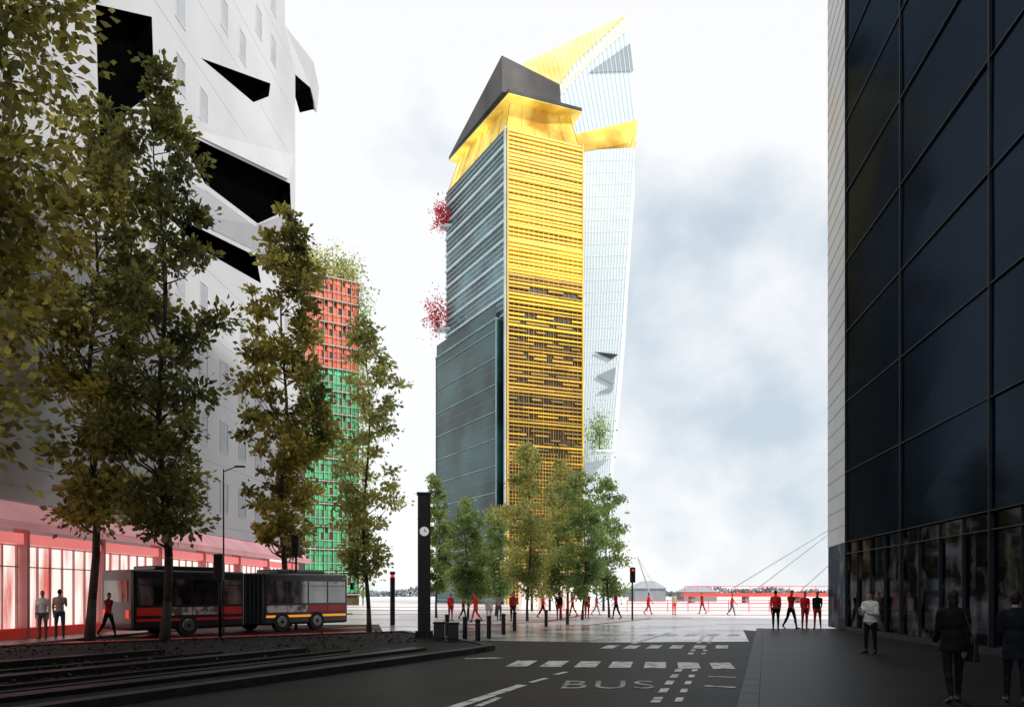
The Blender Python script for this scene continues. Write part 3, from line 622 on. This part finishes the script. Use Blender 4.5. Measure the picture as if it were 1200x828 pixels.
for i,(px,Y) in enumerate(((515,25.6),(531,25.2))):
    b=wp(px,Y); b.z=.12; root=empty('litter_bin',b,('squat black litter bin nearest the clock column','squat black litter bin, right one of the pair by the clock column')[i],'bin')
    mb=MB(); mb.box(b+Vector((0,0,.3)),(.36,.36,.5)); mb.build('body','metalblk',root,bevel=.03); mb=MB(); mb.box(b+Vector((0,0,.58)),(.42,.42,.06)); mb.build('lid','kerbdark',root,bevel=.02); mb=MB(); mb.box(b+Vector((0,0,.03)),(.28,.28,.05)); mb.build('foot','metalblk',root)
# ---------------------------------------------------------------- bus
def wheel(root,x,y,r,w=.26):
    sy=1 if y>0 else -1
    wp_=MB(); wp_.tube((x,y-w/2,r),(x,y+w/2,r),r,r,24); t=wp_.build('wheel','tyre',root,local=True,bevel=.02)
    m2=MB(); m2.tube((x,y+sy*w/2,r),(x,y+sy*(w/2+.02),r),r*.6,r*.55,18); m2.build('rim','rim',t,local=True)
    m2=MB(); m2.tube((x,y+sy*(w/2+.02),r),(x,y+sy*(w/2+.05),r),r*.18,r*.15,10); m2.build('hub','tyre',t,local=True)
pa=Vector((-14.9,28.9));pb=Vector((-8.8,37.4)); d=(pb-pa); L=d.length; rz=math.atan2(d.y,d.x); c=(pa+pb)/2
bus=empty('articulated_bus',(c.x,c.y,.01),'long dark articulated bus with red and white lower panels and an orange glowing streak behind the trees','bus',None,rz)
H=2.55;Wd=2.35
secs=((-L/2,-.45),(.45,L/2))
for si,(x0,x1) in enumerate(secs):
    mb=MB(); mb.box(((x0+x1)/2,0,.28+(H-.28)/2),(x1-x0,Wd,H-.28)); mb.build('body','busbody',bus,local=True,bevel=.1)
    mb=MB(); mb.box(((x0+x1)/2,0,H+.09),((x1-x0)*.55,1.6,.18)); mb.build('roof_unit','busbody',bus,local=True,bevel=.05)
    nw=4; ww=(x1-x0-.3)/nw
    for sy in (-1,1):
        for i in range(nw):
            xc=x0+.15+(i+.5)*ww
            mb=MB(); mb.box((xc,sy*(Wd/2+.005),1.72),(ww-.08,.03,.98)); w_=mb.build('window','vglass',bus,local=True)
            mb=MB(); mb.box((xc,sy*(Wd/2+.025),2.0),(ww-.12,.015,.025)); mb.build('window_bar','metalblk',w_,local=True)
            mb=MB(); mb.box((xc,sy*(Wd/2+.005),.98),(ww-.03,.03,.3)); mb.build('side_panel',('busred','buswhite','buswhite','busred')[(i+si)%4],bus,local=True)
        mb=MB(); mb.box(((x0+x1)/2,sy*(Wd/2+.01),.66),(x1-x0-.3,.03,.10)); mb.build('skirt_glow_streak','busstreak' if si else 'busred',bus,local=True)  # band added for the streak of light along the bus base
for sy in (-1,1):
    for x in (-L/2+2.2,1.4,L/2-1.9): wheel(bus,x,sy*(Wd/2-.08),.42)
mb=MB()
for i in range(9): mb.box((-.4+i*.1,0,1.42),(.06,Wd-.06-.1*(i%2),H-.45))
mb.build('bellows','tyre',bus,local=True)
mb=MB(); mb.box((L/2+.005,0,1.65),(.03,2.0,1.1)); mb.build('windscreen','vglass',bus,local=True)
mb=MB(); mb.box((L/2+.01,0,2.36),(.03,1.5,.2)); mb.build('destination_display','lamp',bus,local=True)
mb=MB(); mb.box((-L/2-.005,0,1.75),(.03,1.7,.8)); mb.build('rear_window','vglass',bus,local=True)
for y in (-.85,.85):
    mb=MB(); mb.box((L/2+.01,y,.7),(.04,.3,.16)); mb.build('headlight','lamp',bus,local=True)
    mb=MB(); mb.box((-L/2-.01,y,.9),(.04,.2,.3)); mb.build('tail_light','redlamp',bus,local=True)
    mb=MB(); mb.box((L/2+.18,y*1.5,2.0),(.12,.16,.34)); mb.build('mirror','metalblk',bus,local=True,bevel=.02)
# ---------------------------------------------------------------- people
def human_raw(pose,grow=0,parts='all',fingers=False):
    mb=MB()
    def cap(a,b,r0,r1,n=12): mb.tube(a,b,r0+grow,r1+grow,n); mb.ball(a,r0+grow,n,8); mb.ball(b,r1+grow,n,8)
    hip=Vector((0,0,.90)); ch=Vector((0,-.01,1.28))
    lean=pose.get('lean',0); ch=ch+Vector((0,-lean,0)); nk=ch+Vector((0,-lean*.2,.17))
    J={}
    if parts in('all','torso'):
        mb.ball(hip,(.160+grow,.115+grow,.13+grow),16,10); mb.ball((0,-lean*.4,1.06),(.135+grow,.10+grow,.15+grow),16,10); mb.ball(ch-Vector((0,0,.02)),(.168+grow,.115+grow,.19+grow),16,10)
        cap(ch+Vector((-.14,0,.10)),ch+Vector((.14,0,.10)),.055,.055); mb.ball(ch+Vector((0,.01,.12)),(.10+grow,.07+grow,.07+grow))
        cap(hip+Vector((0,0,0)),ch,.10,.105)
    for sd,kk in ((-1,'l'),(1,'r')):
        sw,out,el=pose.get(kk+'a',(0,.07,.25)); sh=ch+Vector((sd*.178,0,.09)); d=Vector((sd*math.sin(out),-math.sin(sw)*math.cos(out),-math.cos(sw)*math.cos(out))); e=sh+d*.285
        d2=Vector((-sd*pose.get(kk+'in',.06),-math.sin(sw+el),-math.cos(sw+el))).normalized(); w=e+d2*.25
        if parts in('all','torso','arms'): cap(sh,e,.050,.042); cap(e,w,.042,.030 if parts=='all' else .038)
        J[kk+'w']=w; J[kk+'d']=d2
        if parts=='all':
            side=Vector((0,1,0)) if abs(d2.z)>.5 else Vector((1,0,0)); side=(side-side.dot(d2)*d2).normalized()
            pc_=w+d2*.055; mb.ball(pc_,(.028,.042,.05) if abs(d2.z)>.5 else (.04,.05,.03),10,8)
            if fingers:
                for k,ln in enumerate((.062,.072,.068,.052)):
                    b_=w+d2*.085+side*(.027-.018*k); m_=b_+d2*ln*.6; curl=Vector((-sd*.4,0,0)); t_=m_+(d2+curl).normalized()*ln*.5; mb.tube(b_,m_,.0095,.009,8); mb.tube(m_,t_,.009,.0075,8); mb.ball(m_,.0092,8,6)
                b_=w+d2*.03-side*(-.03); mb.tube(b_,b_+(d2*.6+side*.8).normalized()*.055+Vector((-sd*.01,0,0)),.012,.009,8)
            else: mb.ball(w+d2*.12,(.018,.034,.045),8,6)
        sl=pose.get(kk+'l',0); kn=pose.get(kk+'k',.05); h=hip+Vector((sd*.088,0,-.03)); kd=Vector((sd*pose.get('st',.03),-math.sin(sl),-math.cos(sl))); k_=h+kd*.41; ad=Vector((sd*.0,-math.sin(sl-kn),-math.cos(sl-kn))); an=k_+ad*.40
        J[kk+'f']=an.z
        if parts in('all','legs'): cap(h,k_,.088,.058,14); cap(k_,an,.056,.040 if parts=='all' else .05,14); mb.ball(k_.lerp(an,.3)+Vector((0,.012,0)),(.056+grow,.06+grow,.11+grow))
        if parts=='all':
            fa=max(-.7,min(.5,(kn-sl)*.8 if sl<0 else -sl*.3)); fd=Vector((sd*.12,-math.cos(fa),-math.sin(fa))).normalized()
            cap(an+Vector((0,.03,-.035)),an+fd*.15+Vector((0,0,-.045)),.04,.032,10); mb.ball(an+fd*.19+Vector((0,0,-.05)),(.042,.045,.026),10,6)
    if parts=='all':
        cap(nk-Vector((0,-.01,.03)),nk+Vector((0,-.01,.07)),.052,.048); hc=nk+Vector((0,-.03,.155))
        mb.ball(hc+Vector((0,.005,.02)),(.070,.090,.094),20,14); mb.ball(hc+Vector((0,-.025,-.045)),(.053,.06,.063),14,10)
        mb.ball(hc+Vector((0,-.09,-.01)),(.012,.02,.022),8,6); 
        for sd in(-1,1): mb.ball(hc+Vector((sd*.072,.01,-.005)),(.012,.022,.032),8,6)
        mb.ball(hc+Vector((0,-.077,-.052)),(.024,.01,.008),8,6)
        J['head']=hc
    J['low']=min(J['lf'],J['rf'])-.078
    return mb,J
def remesh(mb,vox,name,it=4):
    me=bpy.data.meshes.new('t'); me.from_pydata([tuple(v) for v in mb.v],[],mb.f); o=bpy.data.objects.new('t',me); COL.objects.link(o)
    m=o.modifiers.new('r','REMESH'); m.mode='VOXEL'; m.voxel_size=vox; s_=o.modifiers.new('s','SMOOTH'); s_.factor=.5; s_.iterations=it
    dg=bpy.context.evaluated_depsgraph_get(); dg.update(); r=bpy.data.meshes.new_from_object(o.evaluated_get(dg)); r.name=name; bpy.data.objects.remove(o)
    r.polygons.foreach_set('use_smooth',[True]*len(r.polygons)); return r
def person_mesh(pose,vox,fingers=False):
    mb,J=human_raw(pose,0,'all',fingers)
    me=remesh(mb,vox,'person_body',3 if vox<.015 else 2)
    low=J['low']
    me.materials.clear()
    for k in range(5): me.materials.append(CL['black'])
    hc=J['head']; idx=[]
    for p in me.polygons:
        c=p.center; zl=c.z
        if zl>hc.z-.13 :
            r=c-hc; i=4 if (r.z>.045 or (r.y>.015 and r.z>-.09)) and not (r.y<-.055 and r.z<.06) else 0
        elif min((c-(J['lw']+J['ld']*.08)).length,(c-(J['rw']+J['rd']*.08)).length)<.105 : i=0
        elif zl<low+.13: i=3
        elif zl<.93 and abs(c.x)<.2: i=2
        else: i=1
        idx.append(i)
    me.polygons.foreach_set('material_index',idx)
    for v in me.vertices: v.co.z-=low
    return me,J,low
POSES=[dict(la=(.1,.08,.25),ra=(-.1,.08,.2)),dict(la=(.45,.06,.3),ra=(-.35,.06,.3),ll=-.32,rl=.34,lk=.35,rk=.12),dict(la=(.5,.08,1.3),ra=(0,.1,.2),st=.06),dict(la=(-.3,.06,.3),ra=(.4,.06,.4),ll=.28,rl=-.25,lk=.1,rk=.3,lean=.02)]
FM=[person_mesh(p,.024) for p in POSES]
def far_person(px,Y,pi,rz,top,bot,label,z=0,h=1.0,group=None,hair='hair'):
    me,J,low=FM[pi]; b=wp(px,Y); o=bpy.data.objects.new('person',me); COL.objects.link(o); o.location=(b.x,b.y,z); o.rotation_euler=(0,0,rz); o.scale=(h,h,h)
    for s_,m_ in zip(o.material_slots,(M['skin'],CL[top],CL[bot],M['shoe'],M[hair])): s_.link='OBJECT'; s_.material=m_
    props(o,label,'person',group)
far_person(50,26.6,0,.3,'white','grey','person in pale top at far left before the lit shop window',.1,.97)
far_person(70,27.2,2,-2.6,'beige','denim','person in beige top standing right beside the leftmost person',.1,1.0)
far_person(127,28.0,1,1.3,'darkred','black','person in dark red walking left of the bus rear',.1,.95)
far_person(909,32.5,0,2.9,'red','black','person in red top and dark trousers, left of the group by the glass corner',.12,.98)
far_person(927,33.5,1,.4,'darkred','black','person in dark red top walking, second of the group by the glass corner',.12,1.0)
far_person(943,33.0,0,.1,'red','darkred','person in red top and dark red trousers, third of the group by the glass corner',.12,.94)
far_person(958,33.6,3,-.5,'black','darkred','person in black top, nearest the pale end wall',.12,.96)
FP_=[(528,46,0,.5,'red','darkred'),(543,49,3,1.5,'darkred','black'),(557,44,1,-1.4,'red','red'),(573,42,0,.1,'white','white'),(585,47,2,2.6,'beige','grey'),(601,45,0,.2,'darkred','black'),(636,52,1,1.4,'red','black'),(655,47,0,3,'black','darkred'),(671,55,3,-1.5,'red','darkred'),(688,51,2,.4,'darkred','red'),(699,58,1,1.2,'red','beige'),(722,50,3,-1.2,'darkred','black'),(760,60,1,1.5,'red','darkred'),(790,58,0,.4,'beige','red'),(823,62,3,-1.3,'darkred','darkred'),(858,57,1,1.4,'red','grey')]
LABS=['person in red top and dark red trousers below the thin pale plaza tree','person in dark red top and black trousers beside the leftmost small tree trunk','person walking all in red between the two small plaza trees','person dressed all in white, in front of the corner bushy tree','person in beige top with arm raised right of the white dressed person','person in dark red standing just left of the tallest plaza tree trunk','person walking in red top and black trousers right of the tallest plaza tree','person in black top and dark red trousers under the middle plaza tree','person in red top walking left of the right corner plaza tree','person in dark red top and red trousers, arm raised, right of the corner plaza tree','person in red top and beige trousers walking left of the rightmost plaza tree','person in dark red walking left of the black plaza traffic signal','person in red walking right of the black plaza traffic signal','person in beige top and red trousers alone on the bright plaza','person in dark red walking on the bright plaza centre','person in red top and grey trousers, rightmost on the bright plaza']
for (px,Y,pi,rz_,t_,b_),lb in zip(FP_,LABS): far_person(px,Y,pi,rz_,t_,b_,lb,.015 if Y<43 else .005,.95+.04*(px%3))
def near_person(px,Y,pose,rz_,top,bot,label,coat=None,h=1.0,longhair=False,coatlen=.8):
    me,J,low=person_mesh(pose,.0085,True); b=wp(px,Y); root=bpy.data.objects.new('person',me); COL.objects.link(root); root.location=(b.x,b.y,.122); root.rotation_euler=(0,0,rz_); root.scale=(h,)*3
    for s_,m_ in zip(root.material_slots,(M['skin'],CL[top],CL[bot],M['shoe'],M['hair'])): s_.link='OBJECT'; s_.material=m_
    props(root,label,'person')
    hc=J['head']-Vector((0,0,low)); mb=MB(); mb.ball(hc+Vector((0,.018,.030)),(.082,.094,.097),18,12)
    if longhair: mb.ball(hc+Vector((0,.055,-.06)),(.075,.045,.12),14,10)
    else: mb.ball(hc+Vector((0,.05,-.03)),(.066,.05,.065),14,10)
    hm=remesh(mb,.01,'hair',2); bm=bmesh.new(); bm.from_mesh(hm); dl=[v for v in bm.verts if (v.co.y<hc.y-.05 and v.co.z<hc.z+.075) or (v.co.y<hc.y-.015 and v.co.z<hc.z+.02)]; bmesh.ops.delete(bm,geom=dl,context='VERTS'); bm.to_mesh(hm); bm.free()
    hm.materials.clear(); hm.materials.append(M['hair']); o=bpy.data.objects.new('hair',hm); COL.objects.link(o); o.parent=root
    if coat:
        mb,_=human_raw(pose,.014,'torso'); 
        n=16; ring=lambda z_,a,b_:[(a*math.cos(2*PI*k/n),b_*math.sin(2*PI*k/n),z_) for k in range(n)]
        mb.hexa(ring(coatlen,.195,.15),ring(1.08,.16,.12))
        cm=remesh(mb,.012,'jacket',3)
        for v in cm.vertices:
            v.co.z-=low; nrm=v.normal; w_=math.sin(v.co.z*38+v.co.x*9)*.004+math.sin(v.co.z*21-v.co.x*23)*.003; v.co+=nrm*w_
        cm.materials.clear(); cm.materials.append(CL[coat]); o=bpy.data.objects.new('jacket',cm); COL.objects.link(o); o.parent=root
    return root,J,low
near_person(1020,20,dict(la=(.35,.1,1.7),ra=(.1,.12,1.5),st=.05,ll=.06,rl=-.05,lin=.3,rin=.3),-.9,'white','black','person in white shirt and black trousers beside the dark glass shopfront','white',.93,coatlen=.86)
near_person(1117,11.1,dict(la=(-.12,.05,.25),ra=(.2,.05,.7),ll=.2,rl=-.2,lk=.1,rk=.25),2.9,'black','black','person in black jacket seen from behind, holding a shoulder bag','black',.935,True,.78)
near_person(1190,11.0,dict(la=(.1,.05,.3),ra=(.15,.05,.5),st=.05,ll=-.1,rl=.12,lk=.15),2.6,'navy','navy','person in navy coat at the right edge of the frame','navy',.92,coatlen=.66)
b=wp(1138,11.0); root=empty('shoulder_bag',(b.x,b.y,.65),'dark shoulder bag hanging beside the person in black jacket','bag')
mb=MB(); mb.hexa([(b.x-.05,b.y-.14,.72),(b.x+.06,b.y-.14,.72),(b.x+.06,b.y+.14,.72),(b.x-.05,b.y+.14,.72)],[(b.x-.02,b.y-.11,.98),(b.x+.03,b.y-.11,.98),(b.x+.03,b.y+.11,.98),(b.x-.02,b.y+.11,.98)]); mb.build('body','kerbdark',root,bevel=.02)
mb=MB(); 
for sy in(-1,1): mb.tube((b.x,b.y+sy*.09,.97),(b.x-.1,b.y+.04+sy*.04,1.43),.011,.011,6)
mb.build('strap','metalblk',root)
# ---------------------------------------------------------------- world, light
w=bpy.data.worlds.new('World'); SC.world=w; w.use_nodes=True; nt=w.node_tree; N=nt.nodes; L_=nt.links; N.clear()
out=N.new('ShaderNodeOutputWorld'); bg=N.new('ShaderNodeBackground'); bg.inputs['Strength'].default_value=.1
sun_dir=Vector((.68,-.62,.62)).normalized()
sk=N.new('ShaderNodeTexSky'); sk.sky_type='NISHITA'; sk.sun_disc=False; sk.sun_elevation=math.asin(sun_dir.z); sk.sun_rotation=math.atan2(sun_dir.x,sun_dir.y)
tc=N.new('ShaderNodeTexCoord'); mp=N.new('ShaderNodeMapping'); mp.inputs['Scale'].default_value=(1,1,1.2); L_.new(tc.outputs['Generated'],mp.inputs[0])
nz=N.new('ShaderNodeTexNoise'); nz.inputs['Scale'].default_value=4.6; nz.inputs['Detail'].default_value=10; nz.inputs['Roughness'].default_value=.52; L_.new(mp.outputs[0],nz.inputs['Vector'])
dp=N.new('ShaderNodeVectorMath'); dp.operation='DOT_PRODUCT'; dp.inputs[1].default_value=Vector((.36,1,.30)).normalized(); nv=N.new('ShaderNodeVectorMath'); nv.operation='NORMALIZE'; L_.new(tc.outputs['Generated'],nv.inputs[0]); L_.new(nv.outputs[0],dp.inputs[0])
mr=N.new('ShaderNodeMapRange'); mr.interpolation_type='SMOOTHSTEP'; mr.inputs['From Min'].default_value=.94; mr.inputs['From Max'].default_value=1.0; mr.inputs['To Min'].default_value=-.07; mr.inputs['To Max'].default_value=.13; L_.new(dp.outputs['Value'],mr.inputs['Value'])
ad=N.new('ShaderNodeMath'); ad.operation='ADD'; L_.new(nz.outputs['Fac'],ad.inputs[0]); L_.new(mr.outputs[0],ad.inputs[1])
rp=N.new('ShaderNodeValToRGB'); e=rp.color_ramp.elements; e[0].position=.48; e[0].color=(.98,.985,1,1); e[1].position=.74; e[1].color=(.58,.68,.76,1); L_.new(ad.outputs[0],rp.inputs['Fac'])
sc=N.new('ShaderNodeVectorMath'); sc.operation='SCALE'; sc.inputs['Scale'].default_value=10.7; L_.new(rp.outputs[0],sc.inputs[0])
mx=N.new('ShaderNodeMix'); mx.data_type='RGBA'; mx.inputs[0].default_value=.92; L_.new(sk.outputs[0],mx.inputs[6]); L_.new(sc.outputs[0],mx.inputs[7]); L_.new(mx.outputs[2],bg.inputs['Color']); L_.new(bg.outputs[0],out.inputs[0])
ld=bpy.data.lights.new('sun','SUN'); ld.energy=3.2; ld.angle=math.radians(2); ld.color=(1,.96,.9); lo=bpy.data.objects.new('sun',ld); COL.objects.link(lo); lo.rotation_euler=sun_dir.to_track_quat('Z','Y').to_euler()
cd=bpy.data.cameras.new('camera'); cam=bpy.data.objects.new('camera',cd); COL.objects.link(cam); cam.location=(0,0,EYE); cam.rotation_euler=(PI/2,0,0); cd.sensor_width=36; cd.lens=27; cd.shift_y=(HZ-414)/1200; cd.clip_end=8000; SC.camera=cam
SC.view_settings.view_transform='Standard'; SC.view_settings.look='None'; SC.view_settings.exposure=0
